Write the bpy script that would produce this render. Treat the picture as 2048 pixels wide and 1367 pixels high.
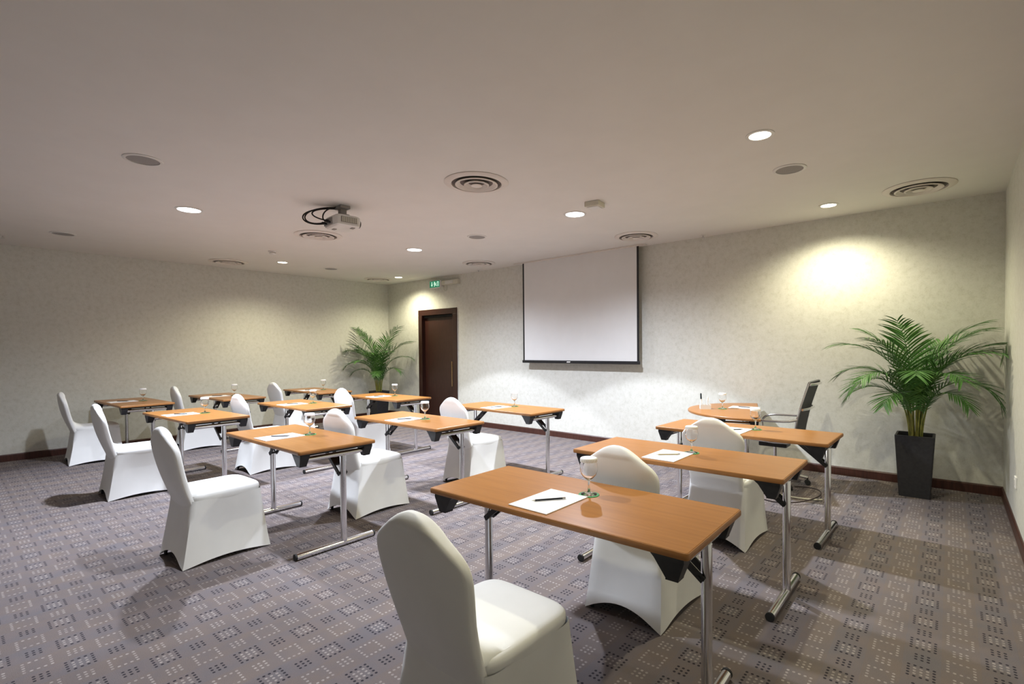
import bpy, bmesh, math, random
from mathutils import Vector, Matrix

for o in list(bpy.data.objects):
    bpy.data.objects.remove(o, do_unlink=True)
scene = bpy.context.scene
COL = scene.collection
PI = math.pi
rnd = random.Random(7)

# ---------------------------------------------------------------- room numbers (metres)
XL, XR, YF, YB, H = -9.466, 0.383, 6.298, -2.3, 2.823

# ---------------------------------------------------------------- camera
cam = bpy.data.cameras.new('camera')
cam.sensor_width = 36.0
cam.lens = 17.504
cam.shift_x = -0.02616
cam.shift_y = 0.01549
cam.clip_start = 0.05
co = bpy.data.objects.new('camera', cam)
COL.objects.link(co)
r_ = Vector((0.77049333, 0.63739316, -0.00836521))
u_ = Vector((-0.00538494, 0.01963079, 0.9997928))
f_ = Vector((-0.63742531, 0.77028864, -0.01855772))
co.matrix_world = Matrix(((r_.x, u_.x, -f_.x, 0), (r_.y, u_.y, -f_.y, 0), (r_.z, u_.z, -f_.z, 1.4113), (0, 0, 0, 1)))
scene.camera = co

# ---------------------------------------------------------------- world and exposure
w = bpy.data.worlds.new('world')
scene.world = w
w.use_nodes = True
w.node_tree.nodes['Background'].inputs[0].default_value = (0.5, 0.47, 0.42, 1)
w.node_tree.nodes['Background'].inputs[1].default_value = 0.3
scene.view_settings.view_transform = 'Standard'
scene.view_settings.look = 'None'
scene.view_settings.gamma = 1.0
scene.view_settings.use_curve_mapping = False
scene.view_settings.exposure = 0.36

# ---------------------------------------------------------------- lamps of the ceiling downlights
COOL = (0.82, 0.875, 1.0)
WARM = (1.0, 0.93, 0.66)
COOL_W, WARM_W = 415.0, 90.0
def lamp(name, x, y, z, color, watt, half_deg, blend, soft, parent=None):
    l = bpy.data.lights.new(name, 'SPOT')
    l.color = color
    l.energy = watt
    l.spot_size = math.radians(2 * half_deg)
    l.spot_blend = blend
    l.shadow_soft_size = soft
    o = bpy.data.objects.new(name, l)
    COL.objects.link(o)
    o.location = (x, y, z)
    return o
COOL_AT = [(-3.056, 4.311), (-5.851, 1.628), (-5.846, 4.33)]
WARM_AT = [(-0.989, 3.53), (-0.951, 5.721), (-8.22, 3.541), (-8.288, 5.754)]
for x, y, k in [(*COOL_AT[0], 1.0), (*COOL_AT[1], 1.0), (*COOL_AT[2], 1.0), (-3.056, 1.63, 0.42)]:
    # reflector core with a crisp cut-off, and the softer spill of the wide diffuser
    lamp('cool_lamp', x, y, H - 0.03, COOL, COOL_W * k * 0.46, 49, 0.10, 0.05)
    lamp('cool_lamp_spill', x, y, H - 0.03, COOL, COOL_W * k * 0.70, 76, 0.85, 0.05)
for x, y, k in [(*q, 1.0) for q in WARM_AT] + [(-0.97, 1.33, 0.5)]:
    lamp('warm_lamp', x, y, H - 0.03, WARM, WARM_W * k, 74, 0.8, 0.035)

# ================================================================ helpers
def tag(o, label=None, cat=None, group=None, kind=None):
    if label: o['label'] = label
    if cat: o['category'] = cat
    if group: o['group'] = group
    if kind: o['kind'] = kind
    return o

def empty(name, loc=(0, 0, 0), rz=0.0):
    o = bpy.data.objects.new(name, None)
    COL.objects.link(o)
    o.empty_display_size = 0.1
    o.location = loc
    o.rotation_euler = (0, 0, rz)
    return o

def build(name, bm, mat, parent=None, smooth=None, loc=None, bevel=None):
    bmesh.ops.recalc_face_normals(bm, faces=bm.faces[:])
    me = bpy.data.meshes.new(name)
    bm.to_mesh(me)
    bm.free()
    mats = mat if isinstance(mat, (list, tuple)) else [mat]
    for m in mats:
        me.materials.append(m)
    if smooth is not None:
        for p in me.polygons:
            p.use_smooth = True
        try:
            me.set_sharp_from_angle(angle=math.radians(smooth))
        except Exception:
            pass
    o = bpy.data.objects.new(name, me)
    COL.objects.link(o)
    if parent is not None:
        o.parent = parent
    if loc is not None:
        o.location = loc
    return o

def copy_tree(o, parent=None):
    c = o.copy()
    COL.objects.link(c)
    if parent is not None:
        c.parent = parent
    for ch in o.children:
        copy_tree(ch, c)
    return c

def box(bm, c, s, bev=0.0, rz=0.0, mi=0):
    m = Matrix.Translation(Vector(c)) @ Matrix.Rotation(rz, 4, 'Z') @ Matrix.Diagonal((s[0], s[1], s[2], 1))
    r = bmesh.ops.create_cube(bm, size=1.0, matrix=m)
    fs = {f for v in r['verts'] for f in v.link_faces}
    for f in fs: f.material_index = mi
    if bev > 0:
        es = list({e for v in r['verts'] for e in v.link_edges})
        bmesh.ops.bevel(bm, geom=es, offset=bev, segments=2, profile=0.6, affect='EDGES')

def boxmm(bm, a, b, bev=0.0, mi=0):
    box(bm, [(a[i] + b[i]) / 2 for i in range(3)], [abs(b[i] - a[i]) for i in range(3)], bev, mi=mi)

def tube(bm, pts, r, n=10, caps=True):
    pts = [Vector(p) for p in pts]
    rr = r if isinstance(r, (list, tuple)) else [r] * len(pts)
    rings = []
    up = None
    for i, p in enumerate(pts):
        d = (pts[min(i + 1, len(pts) - 1)] - pts[max(i - 1, 0)]).normalized()
        if up is None:
            up = Vector((0, 0, 1)) if abs(d.z) < 0.9 else Vector((1, 0, 0))
        a = d.cross(up).normalized()
        b = a.cross(d).normalized()
        up = b
        rings.append([bm.verts.new(p + (a * math.cos(2 * PI * k / n) + b * math.sin(2 * PI * k / n)) * rr[i]) for k in range(n)])
    for i in range(len(rings) - 1):
        for k in range(n):
            bm.faces.new((rings[i][k], rings[i][(k + 1) % n], rings[i + 1][(k + 1) % n], rings[i + 1][k]))
    if caps:
        bm.faces.new(rings[0][::-1]); bm.faces.new(rings[-1])

def lathe(bm, prof, n=32, c=(0, 0, 0), close=False):
    rings = []
    for r, z in prof:
        if r < 1e-6:
            rings.append([bm.verts.new((c[0], c[1], c[2] + z))])
        else:
            rings.append([bm.verts.new((c[0] + r * math.cos(2 * PI * k / n), c[1] + r * math.sin(2 * PI * k / n), c[2] + z)) for k in range(n)])
    pairs = [(i, i + 1) for i in range(len(rings) - 1)]
    if close: pairs.append((len(rings) - 1, 0))
    for i, j in pairs:
        a, b = rings[i], rings[j]
        for k in range(n):
            k2 = (k + 1) % n
            if len(a) == 1 and len(b) == 1: continue
            if len(a) == 1: bm.faces.new((a[0], b[k2], b[k]))
            elif len(b) == 1: bm.faces.new((a[k], a[k2], b[0]))
            else: bm.faces.new((a[k], a[k2], b[k2], b[k]))

def prism(bm, poly, axis, a, b, mi=0):
    """extrude polygon; axis 'x': poly is (y,z); 'y': (x,z); 'z': (x,y)"""
    def P(q, t):
        return {'x': (t, q[0], q[1]), 'y': (q[0], t, q[1]), 'z': (q[0], q[1], t)}[axis]
    v0 = [bm.verts.new(P(q, a)) for q in poly]
    v1 = [bm.verts.new(P(q, b)) for q in poly]
    n = len(poly)
    fs = [bm.faces.new(v0[::-1]), bm.faces.new(v1)]
    for i in range(n):
        fs.append(bm.faces.new((v0[i], v0[(i + 1) % n], v1[(i + 1) % n], v1[i])))
    for f in fs: f.material_index = mi

def loft(bm, rings, closed=True, cap0=False, cap1=False):
    R = [[bm.verts.new(p) for p in ring] for ring in rings]
    n = len(R[0])
    for i in range(len(R) - 1):
        for k in range(n if closed else n - 1):
            bm.faces.new((R[i][k], R[i][(k + 1) % n], R[i + 1][(k + 1) % n], R[i + 1][k]))
    if cap0: bm.faces.new(R[0][::-1])
    if cap1: bm.faces.new(R[-1])
    return R

def lerp_tab(tab, x):
    for (x0, y0), (x1, y1) in zip(tab, tab[1:]):
        if x <= x1:
            t = (x - x0) / (x1 - x0) if x1 > x0 else 0
            return y0 + (y1 - y0) * max(0, min(1, t))
    return tab[-1][1]

# ================================================================ materials
def mat(name, color, rough=0.6, metal=0.0, spec=0.5, **kw):
    m = bpy.data.materials.new(name)
    m.use_nodes = True
    b = m.node_tree.nodes['Principled BSDF']
    b.inputs['Base Color'].default_value = (*color, 1)
    b.inputs['Roughness'].default_value = rough
    b.inputs['Metallic'].default_value = metal
    b.inputs['Specular IOR Level'].default_value = spec
    for k, v in kw.items():
        b.inputs[k.replace('_', ' ')].default_value = v
    return m

class NT:
    def __init__(self, m):
        self.nt = m.node_tree
        self.b = self.nt.nodes['Principled BSDF']
    def new(self, t, **kw):
        n = self.nt.nodes.new(t)
        for k, v in kw.items(): setattr(n, k, v)
        return n
    def link(self, a, b): self.nt.links.new(a, b)
    def math(self, op, a, b=None, c=None):
        n = self.new('ShaderNodeMath', operation=op)
        for i, v in enumerate((a, b, c)):
            if v is None: continue
            if isinstance(v, (int, float)): n.inputs[i].default_value = v
            else: self.link(v, n.inputs[i])
        return n.outputs[0]
    def coord(self, kind='Object', scale=(1, 1, 1)):
        tc = self.new('ShaderNodeTexCoord')
        mp = self.new('ShaderNodeMapping')
        mp.inputs['Scale'].default_value = scale
        self.link(tc.outputs[kind], mp.inputs[0])
        return mp.outputs[0]
    def noise(self, vec, scale, detail=3, rough=0.5):
        n = self.new('ShaderNodeTexNoise')
        n.inputs['Scale'].default_value = scale
        n.inputs['Detail'].default_value = detail
        n.inputs['Roughness'].default_value = rough
        self.link(vec, n.inputs['Vector'])
        return n.outputs[0]
    def ramp(self, fac, stops):
        n = self.new('ShaderNodeValToRGB')
        e = n.color_ramp.elements
        while len(e) < len(stops): e.new(0.5)
        for i, (p, c) in enumerate(stops):
            e[i].position = p
            e[i].color = (*c, 1) if len(c) == 3 else c
        self.link(fac, n.inputs[0])
        return n.outputs[0]
    def mix(self, fac, a, b):
        n = self.new('ShaderNodeMix', data_type='RGBA')
        if isinstance(fac, (int, float)): n.inputs[0].default_value = fac
        else: self.link(fac, n.inputs[0])
        for i, v in ((6, a), (7, b)):
            if isinstance(v, tuple): n.inputs[i].default_value = (*v, 1)
            else: self.link(v, n.inputs[i])
        return n.outputs[2]
    def bump(self, h, strength=0.2, dist=0.01):
        n = self.new('ShaderNodeBump')
        n.inputs['Strength'].default_value = strength
        n.inputs['Distance'].default_value = dist
        self.link(h, n.inputs['Height'])
        self.link(n.outputs[0], self.b.inputs['Normal'])
    def color(self, c): self.link(c, self.b.inputs['Base Color'])

def wallpaper():
    m = mat('wallpaper', (0.6, 0.57, 0.5), 0.75, spec=0.25)
    t = NT(m)
    v = t.coord()
    n1 = t.noise(v, 22, 5, 0.65)
    n2 = t.noise(v, 90, 3, 0.6)
    f = t.math('ADD', t.math('MULTIPLY', n1, 0.65), t.math('MULTIPLY', n2, 0.35))
    t.color(t.ramp(f, [(0.34, (0.575, 0.57, 0.505)), (0.47, (0.65, 0.648, 0.59)), (0.62, (0.70, 0.698, 0.645))]))
    t.bump(n2, 0.15, 0.004)
    return m

def carpet():
    m = mat('carpet', (0.3, 0.27, 0.25), 0.95, spec=0.1)
    t = NT(m)
    PX, PY, D, RAD = 0.2690, 0.2545, 0.0224, 0.0062
    tc = t.new('ShaderNodeTexCoord')
    # slight wobble so that the tufted dots are not machine straight
    sep = t.new('ShaderNodeSeparateXYZ')
    t.link(tc.outputs['Object'], sep.inputs[0])
    def axis(o, p, off):
        a = t.math('DIVIDE', t.math('SUBTRACT', o, off), p / 2)
        ia = t.math('ROUND', a)
        loc = t.math('MULTIPLY', t.math('SUBTRACT', a, ia), p / 2)
        par = t.math('FLOORED_MODULO', ia, 2.0)
        q = t.math('DIVIDE', loc, D)
        i = t.math('ROUND', q)
        res = t.math('MULTIPLY', t.math('SUBTRACT', q, i), D)
        return par, t.math('ABSOLUTE', i), res
    px, ix, rx = axis(sep.outputs[0], PX, -2.513)
    py, iy, ry = axis(sep.outputs[1], PY, 0.899)
    mm = t.math('MAXIMUM', ix, iy)
    d2 = t.math('ADD', t.math('MULTIPLY', rx, rx), t.math('MULTIPLY', ry, ry))
    dot = t.math('LESS_THAN', d2, RAD * RAD)
    ring = t.math('MULTIPLY', t.math('COMPARE', mm, 2.0, 0.1), dot)
    core = t.math('MULTIPLY', t.math('LESS_THAN', mm, 1.5), dot)
    nx = t.math('SUBTRACT', 1.0, px)
    ny = t.math('SUBTRACT', 1.0, py)
    A = t.math('MULTIPLY', nx, ny); B = t.math('MULTIPLY', nx, py)
    Cc = t.math('MULTIPLY', px, ny); Dd = t.math('MULTIPLY', px, py)
    dark = t.math('ADD', t.math('MULTIPLY', A, ring), t.math('MULTIPLY', B, core))
    white = t.math('ADD', t.math('ADD', t.math('MULTIPLY', A, core), t.math('MULTIPLY', Cc, core)), t.math('MULTIPLY', Dd, ring))
    v = tc.outputs['Object']
    nb = t.noise(v, 7, 3, 0.5)
    nf = t.noise(v, 420, 2, 0.6)
    beige = t.ramp(nb, [(0.32, (0.178, 0.152, 0.150)), (0.68, (0.200, 0.163, 0.145))])
    blue = t.ramp(nb, [(0.32, (0.166, 0.154, 0.166)), (0.68, (0.190, 0.160, 0.158))])
    base = t.mix(t.math('MULTIPLY_ADD', px, 0.62, 0.19), blue, beige)
    fine = t.ramp(nf, [(0.3, (0.78, 0.78, 0.78)), (0.7, (1.15, 1.15, 1.15))])
    mul = t.new('ShaderNodeMix', data_type='RGBA', blend_type='MULTIPLY')
    mul.inputs[0].default_value = 1.0
    t.link(base, mul.inputs[6]); t.link(fine, mul.inputs[7])
    wn = t.noise(v, 60, 1, 0.5)
    wf = t.math('MULTIPLY', white, t.ramp(wn, [(0.3, (0.45, 0.45, 0.45)), (0.65, (1, 1, 1))]))
    c = t.mix(wf, mul.outputs[2], (0.37, 0.335, 0.315))
    c = t.mix(t.math('MULTIPLY', dark, 0.92), c, (0.030, 0.028, 0.036))
    t.color(c)
    t.bump(nf, 0.5, 0.006)
    return m

def wood_top():
    m = mat('beech_laminate', (0.58, 0.27, 0.09), 0.30, spec=0.25)
    t = NT(m)
    v = t.coord(scale=(1.2, 26, 26))
    n = t.noise(v, 2.2, 4, 0.6)
    v2 = t.coord(scale=(3, 160, 160))
    n2 = t.noise(v2, 2, 2, 0.5)
    f = t.math('ADD', t.math('MULTIPLY', n, 0.7), t.math('MULTIPLY', n2, 0.3))
    t.color(t.ramp(f, [(0.3, (0.28, 0.112, 0.023)), (0.5, (0.34, 0.142, 0.032)), (0.72, (0.395, 0.173, 0.042))]))
    return m

def dark_wood(name, c, rough=0.35):
    m = mat(name, c, rough)
    t = NT(m)
    v = t.coord(scale=(30, 30, 2))
    n = t.noise(v, 3, 4, 0.6)
    t.color(t.ramp(n, [(0.3, tuple(k * 0.7 for k in c)), (0.7, tuple(k * 1.35 for k in c))]))
    return m

def fabric():
    m = mat('white_stretch_fabric', (0.80, 0.80, 0.775), 0.6, spec=0.3)
    t = NT(m)
    v = t.coord()
    n = t.noise(v, 7, 2, 0.5)
    n2 = t.noise(v, 600, 1, 0.5)
    t.color(t.ramp(n, [(0.3, (0.825, 0.835, 0.82)), (0.7, (0.86, 0.87, 0.855))]))
    t.bump(n2, 0.08, 0.002)
    return m

def noise_mat(name, c0, c1, scale, rough, spec=0.4, bump=0.0, metal=0.0):
    m = mat(name, c0, rough, metal, spec)
    t = NT(m)
    n = t.noise(t.coord(), scale, 3, 0.55)
    t.color(t.ramp(n, [(0.35, c0), (0.65, c1)]))
    if bump: t.bump(n, bump, 0.004)
    return m

def leaf_mat():
    m = mat('palm_leaf', (0.05, 0.13, 0.03), 0.42, spec=0.4)
    t = NT(m)
    n = t.noise(t.coord(), 5, 2, 0.5)
    t.color(t.ramp(n, [(0.3, (0.040, 0.125, 0.026)), (0.55, (0.075, 0.195, 0.040)), (0.75, (0.150, 0.290, 0.062))]))
    return m

def emit(name, color, strength):
    m = bpy.data.materials.new(name)
    m.use_nodes = True
    nt = m.node_tree
    nt.nodes.remove(nt.nodes['Principled BSDF'])
    e = nt.nodes.new('ShaderNodeEmission')
    e.inputs[0].default_value = (*color, 1)
    e.inputs[1].default_value = strength
    nt.links.new(e.outputs[0], nt.nodes['Material Output'].inputs[0])
    return m

M = dict(
    wall=wallpaper(), carpet=carpet(), top=wood_top(), cover=fabric(), leaf=leaf_mat(),
    ceil=noise_mat('painted_plaster', (0.755, 0.735, 0.695), (0.775, 0.755, 0.715), 3, 0.85, 0.2),
    edge=noise_mat('beech_edge', (0.29, 0.125, 0.035), (0.34, 0.150, 0.045), 8, 0.4),
    door=dark_wood('dark_door_veneer', (0.036, 0.0125, 0.009), 0.32),
    base=dark_wood('mahogany_skirting', (0.060, 0.021, 0.014), 0.4),
    chrome=noise_mat('chrome', (0.72, 0.72, 0.73), (0.78, 0.78, 0.79), 4, 0.13, 0.5, 0, 1.0),
    black=noise_mat('black_plastic', (0.012, 0.012, 0.014), (0.018, 0.018, 0.020), 30, 0.45),
    rubber=noise_mat('black_rubber', (0.010, 0.010, 0.010), (0.016, 0.016, 0.016), 20, 0.7),
    pot=noise_mat('charcoal_planter', (0.022, 0.022, 0.026), (0.030, 0.030, 0.034), 40, 0.55),
    soil=noise_mat('potting_soil', (0.030, 0.020, 0.012), (0.070, 0.048, 0.030), 60, 0.95, 0.1, 0.6),
    stem=noise_mat('palm_cane', (0.16, 0.20, 0.035), (0.30, 0.27, 0.06), 9, 0.5),
    paper=noise_mat('white_paper', (0.84, 0.84, 0.84), (0.87, 0.87, 0.87), 5, 0.6, 0.2),
    white=noise_mat('white_plastic', (0.70, 0.69, 0.66), (0.73, 0.72, 0.69), 9, 0.45),
    grille=noise_mat('speaker_mesh', (0.30, 0.285, 0.27), (0.36, 0.345, 0.33), 500, 0.8, 0.1),
    vent=noise_mat('painted_vent', (0.72, 0.67, 0.62), (0.75, 0.70, 0.65), 9, 0.6),
    dark=noise_mat('vent_inside', (0.17, 0.15, 0.14), (0.20, 0.18, 0.165), 9, 0.9, 0.1),
    screen=noise_mat('matte_screen', (0.74, 0.74, 0.73), (0.76, 0.76, 0.75), 4, 0.9, 0.1),
    brass=noise_mat('brushed_brass', (0.55, 0.36, 0.17), (0.62, 0.42, 0.21), 40, 0.3, 0.5, 0, 1.0),
    green=noise_mat('green_coaster', (0.018, 0.19, 0.045), (0.030, 0.25, 0.060), 40, 0.6),
    sign=mat('exit_green', (0.0, 0.17, 0.08), 0.4, Emission_Color=(0.0, 0.30, 0.16, 1), Emission_Strength=0.35),
    signwhite=mat('exit_white', (0.8, 0.85, 0.8), 0.4, Emission_Color=(0.6, 1.0, 0.75, 1), Emission_Strength=0.6),
    mesh=noise_mat('grey_chair_mesh', (0.085, 0.088, 0.094), (0.13, 0.134, 0.14), 260, 0.7, 0.2, 0.4),
    cream=noise_mat('cream_plastic', (0.62, 0.60, 0.50), (0.66, 0.64, 0.54), 9, 0.5),
    cool=emit('cool_diffuser', (0.93, 0.93, 1.0), 14),
    warm=emit('warm_diffuser', (1.0, 0.93, 0.72), 14),
    grip=noise_mat('dark_bottle_cap', (0.02, 0.03, 0.035), (0.03, 0.04, 0.045), 9, 0.4),
    wood_pen=noise_mat('pencil_tan', (0.42, 0.34, 0.20), (0.48, 0.40, 0.25), 30, 0.5),
    cable=noise_mat('brown_cable', (0.030, 0.018, 0.016), (0.045, 0.028, 0.024), 20, 0.5),
)
gl = mat('clear_glass', (1, 1, 1), 0.0, Transmission_Weight=1.0, IOR=1.45)
M['glass'] = gl

# ================================================================ structure
def struct(name, bm, m, parent=None, smooth=None):
    o = build(name, bm, m, parent, smooth)
    if parent is None: o['kind'] = 'structure'
    return o

bm = bmesh.new(); boxmm(bm, (XL - .2, YB - .2, -0.1), (XR + .2, YF + .2, 0)); struct('floor', bm, M['carpet'])
bm = bmesh.new(); boxmm(bm, (XL - .2, YB - .2, H), (XR + .2, YF + .2, H + .1)); struct('ceiling', bm, M['ceil'])
DX0, DX1, DZ = -8.379, -7.212, 2.207
bm = bmesh.new()
boxmm(bm, (XL - .2, YF, 0), (DX0 + .02, YF + .2, H))
boxmm(bm, (DX1 - .02, YF, 0), (XR + .2, YF + .2, H))
boxmm(bm, (DX0 + .02, YF, DZ - .02), (DX1 - .02, YF + .2, H))
struct('wall_front', bm, M['wall'])
bm = bmesh.new(); boxmm(bm, (XL - .2, YB, 0), (XL, YF, H)); struct('wall_left', bm, M['wall'])
bm = bmesh.new(); boxmm(bm, (XR, YB, 0), (XR + .2, YF, H)); struct('wall_right', bm, M['wall'])
bm = bmesh.new(); boxmm(bm, (XL - .2, YB - .2, 0), (XR + .2, YB, H)); struct('wall_back', bm, M['wall'])
BH, BT = 0.092, 0.014
def skirting(bm, a, b, axis, side):
    # profile with an eased top edge
    pr = [(0, 0), (BT, 0), (BT, BH - .012), (BT * .5, BH), (0, BH)]
    if axis == 'x': prism(bm, [(YF - d, z) for d, z in pr], 'x', a, b)
    else:
        prism(bm, [((XL + d) if side < 0 else (XR - d), z) for d, z in pr], 'y', a, b)
bm = bmesh.new(); skirting(bm, XL, DX0, 'x', 0); skirting(bm, DX1, XR, 'x', 0); struct('baseboard_front', bm, M['base'])
bm = bmesh.new(); skirting(bm, YB, YF - BT, 'y', -1); struct('baseboard_left', bm, M['base'])
bm = bmesh.new(); skirting(bm, YB, YF - BT, 'y', 1); struct('baseboard_right', bm, M['base'])

# door
door = empty('door_1', ((DX0 + DX1) / 2, YF, 0)); door['kind'] = 'structure'
hw = (DX1 - DX0) / 2
bm = bmesh.new()
FW = 0.112
for s in (-1, 1):
    boxmm(bm, (s * hw, -.022, 0), (s * (hw - FW), .0, DZ - FW), .004)
    boxmm(bm, (s * (hw - .021), .0, 0), (s * (hw - FW), .11, DZ - FW), .002)
boxmm(bm, (-hw, -.022, DZ - FW), (hw, 0, DZ), .004)
boxmm(bm, (-hw + .021, .0, DZ - FW), (hw - .021, .11, DZ - .021), .002)
build('door_frame', bm, M['door'], door)
bm = bmesh.new(); boxmm(bm, (-hw + FW + .002, .06, .006), (hw - FW - .002, .105, DZ - FW - .002), .003)
leaf = build('door_leaf', bm, M['door'], door)
bm = bmesh.new()
hx = -7.392 - (DX0 + DX1) / 2
tube(bm, [(hx, .015, .70), (hx, .015, 1.18)], .011, 12)
tube(bm, [(hx, .015, .78), (hx, .0605, .78)], .008, 10); tube(bm, [(hx, .015, 1.10), (hx, .0605, 1.10)], .008, 10)
build('door_handle', bm, M['brass'], leaf, 40)
bm = bmesh.new(); boxmm(bm, (-hw + FW + .02, .02, DZ - FW - .05), (hw - FW - .06, .06, DZ - FW - .008), .004)
build('door_closer', bm, M['rubber'], door)

# ================================================================ ceiling fittings
def place(o, x, y, z=H): o.location = (x, y, z); return o

def make_downlight(kind, r):
    t = empty('downlight')
    bm = bmesh.new()
    lathe(bm, [(r, -.0003), (r + .022, -.0003), (r + .022, -.004), (r + .004, -.008), (r, -.006)], 40, close=True)
    build('trim_ring', bm, M['white'], t, 40)
    bm = bmesh.new()
    lathe(bm, [(0, -.0035), (r * .6, -.0035), (r - .001, -.002)], 40)
    build('diffuser', bm, M[kind], t, 40)
    return t
dl_cool = make_downlight('cool', .098)
dl_warm = make_downlight('warm', .068)
cl = ['round cool white ceiling downlight in front of the projection screen', 'round cool white ceiling downlight left of the projector, largest of the white ones',
      'round cool white ceiling downlight between the projector and the door']
for i, (x, y) in enumerate(COOL_AT):
    o = dl_cool if i == 0 else copy_tree(dl_cool)
    place(o, x, y); tag(o, cl[i], 'ceiling light', 'cool white downlights')
wl = ['round warm ceiling downlight over the right-hand tables, farthest from the screen wall', 'round warm ceiling downlight beside the wall above the right palm',
      'round warm ceiling downlight near the left wall, beside the smoke detector', 'small warm ceiling downlight in the far left corner above the door side']
for i, (x, y) in enumerate(WARM_AT):
    o = dl_warm if i == 0 else copy_tree(dl_warm)
    place(o, x, y); tag(o, wl[i], 'ceiling light', 'warm downlights')

def make_vent():
    t = empty('ceiling_vent')
    bm = bmesh.new(); lathe(bm, [(0, -.0010), (.21, -.0010), (.21, -.0003), (0, -.0003)], 48); build('backing', bm, M['dark'], t, 30)
    bm = bmesh.new()
    lathe(bm, [(.212, -.0012), (.270, -.0012), (.272, -.004), (.262, -.010), (.240, -.012), (.220, -.018), (.212, -.016)], 56, close=True)
    build('outer_ring', bm, M['vent'], t, 35)
    for ro, ri, z0, z1 in ((.180, .138, -.003, -.024), (.106, .070, -.003, -.026)):
        bm = bmesh.new()
        lathe(bm, [(ri, z0), (ri + .006, z0), (ro - .008, z1 + .003), (ro, z1 + .006), (ro, z1), (ro - .012, z1 - .003)], 48, close=True)
        build('louvre_ring', bm, M['vent'], t, 35)
    bm = bmesh.new(); lathe(bm, [(0, -.020), (.040, -.022), (.048, -.028), (.044, -.031), (0, -.031)], 36); build('centre_disc', bm, M['vent'], t, 35)
    return t
v0 = make_vent()
VENTS = [(-3.108, 2.946, 'large round ceiling vent nearest the camera, above the middle of the room'),
         (-0.23, 5.63, 'round ceiling vent in the right corner above the tall palm'),
         (-5.977, 3.008, 'round ceiling vent just beyond the projector, partly behind it'),
         (-3.077, 5.668, 'round ceiling vent above the right end of the projection screen'),
         (-8.789, 2.961, 'round ceiling vent near the left wall'),
         (-5.983, 5.709, 'round ceiling vent left of the projection screen'),
         (-8.81, 5.64, 'round ceiling vent in the far left corner above the palm')]
for i, (x, y, l) in enumerate(VENTS):
    o = v0 if i == 0 else copy_tree(v0)
    place(o, x, y); tag(o, l, 'vent', 'round ceiling vents')

def make_speaker():
    t = empty('ceiling_speaker')
    bm = bmesh.new(); lathe(bm, [(.100, -.0003), (.122, -.0003), (.122, -.004), (.112, -.009), (.100, -.008)], 44, close=True); build('rim', bm, M['white'], t, 40)
    bm = bmesh.new(); lathe(bm, [(0, -.005), (.06, -.005), (.100, -.0035)], 44); build('speaker_grille', bm, M['grille'], t, 40)
    return t
s0 = make_speaker()
SPK = [(-4.579, 0.993, 'round grey ceiling speaker nearest the camera on the left'),
       (-0.997, 4.356, 'round grey ceiling speaker on the right between the two warm downlights'),
       (-8.132, 0.982, 'round grey ceiling speaker at the far left edge by the left wall'),
       (-4.593, 4.353, 'round grey ceiling speaker in the middle of the ceiling'),
       (-8.268, 4.374, 'round grey ceiling speaker toward the far left corner')]
for i, (x, y, l) in enumerate(SPK):
    o = s0 if i == 0 else copy_tree(s0)
    place(o, x, y); tag(o, l, 'speaker', 'round ceiling speakers')

# smoke detector
t = empty('smoke_detector', (-7.415, 3.06, H)); tag(t, 'small white smoke detector on the ceiling beside a warm downlight', 'smoke detector')
bm = bmesh.new(); lathe(bm, [(0, -.0005), (.055, -.0005), (.055, -.012), (.048, -.018), (0, -.018)], 32); build('base', bm, M['white'], t, 40)
bm = bmesh.new(); lathe(bm, [(0, -.019), (.034, -.019), (.042, -.030), (.038, -.046), (.022, -.052), (0, -.053)], 32); build('sensor_head', bm, M['white'], t, 40)
# box sensor
t = empty('motion_sensor', (-2.672, 4.10, H), math.radians(8)); tag(t, 'white box shaped sensor on the ceiling next to a white downlight', 'sensor')
bm = bmesh.new(); box(bm, (0, 0, -.024), (.15, .15, .047), .006); build('housing', bm, M['cream'], t)
bm = bmesh.new(); box(bm, (0, 0, -.051), (.11, .11, .007), .003); build('cover_plate', bm, M['white'], t)
def sprinkler(x, y, lab):
    t = empty('sprinkler_head', (x, y, H)); tag(t, lab, 'sprinkler')
    bm = bmesh.new(); lathe(bm, [(0, -.0005), (.032, -.0005), (.028, -.007), (0, -.009)], 24); build('escutcheon', bm, M['white'], t, 40)
    bm = bmesh.new(); lathe(bm, [(0, -.0095), (.010, -.0095), (.008, -.028), (.018, -.031), (.018, -.034), (0, -.034)], 16); build('deflector', bm, M['chrome'], t, 40)
sprinkler(-2.409, 6.17, 'tiny sprinkler head on the ceiling right of the projection screen')
sprinkler(-6.494, 6.18, 'tiny sprinkler head on the ceiling left of the projection screen')
sprinkler(-8.76, .53, 'small white ceiling fitting at the left edge of the picture')  # ceiling fitting of uncertain kind, modelled like the sprinkler heads

# projector
PX_, PY_ = -4.62, 2.57
pj = empty('projector', (PX_, PY_, 2.605), math.radians(-4)); tag(pj, 'white ceiling projector on a grey bracket with looped black cables', 'projector')
bm = bmesh.new()
rings = []
for z, sx, sy in ((0, .13, .105), (.012, .150, .120), (.06, .155, .125), (.095, .152, .122), (.108, .135, .108)):
    ring = []
    for k in range(40):
        a = 2 * PI * k / 40
        c, s = math.cos(a), math.sin(a)
        ring.append((math.copysign(abs(c) ** .28, c) * sx, math.copysign(abs(s) ** .28, s) * sy, z))
    rings.append(ring)
loft(bm, rings, True, True, True); body = build('body', bm, M['white'], pj, 35)
bm = bmesh.new()
boxmm(bm, (.152, -.085, .03), (.160, .075, .085), .002)
gr = build('exhaust_grille', bm, M['grille'], body)
for k in range(9):
    bm = bmesh.new(); boxmm(bm, (.159, -.075 + k * .0175, .034), (.164, -.067 + k * .0175, .081), .001); build('slat', bm, M['cream'], gr) if False else build('grille_slat', bm, M['cream'], body)
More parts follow.
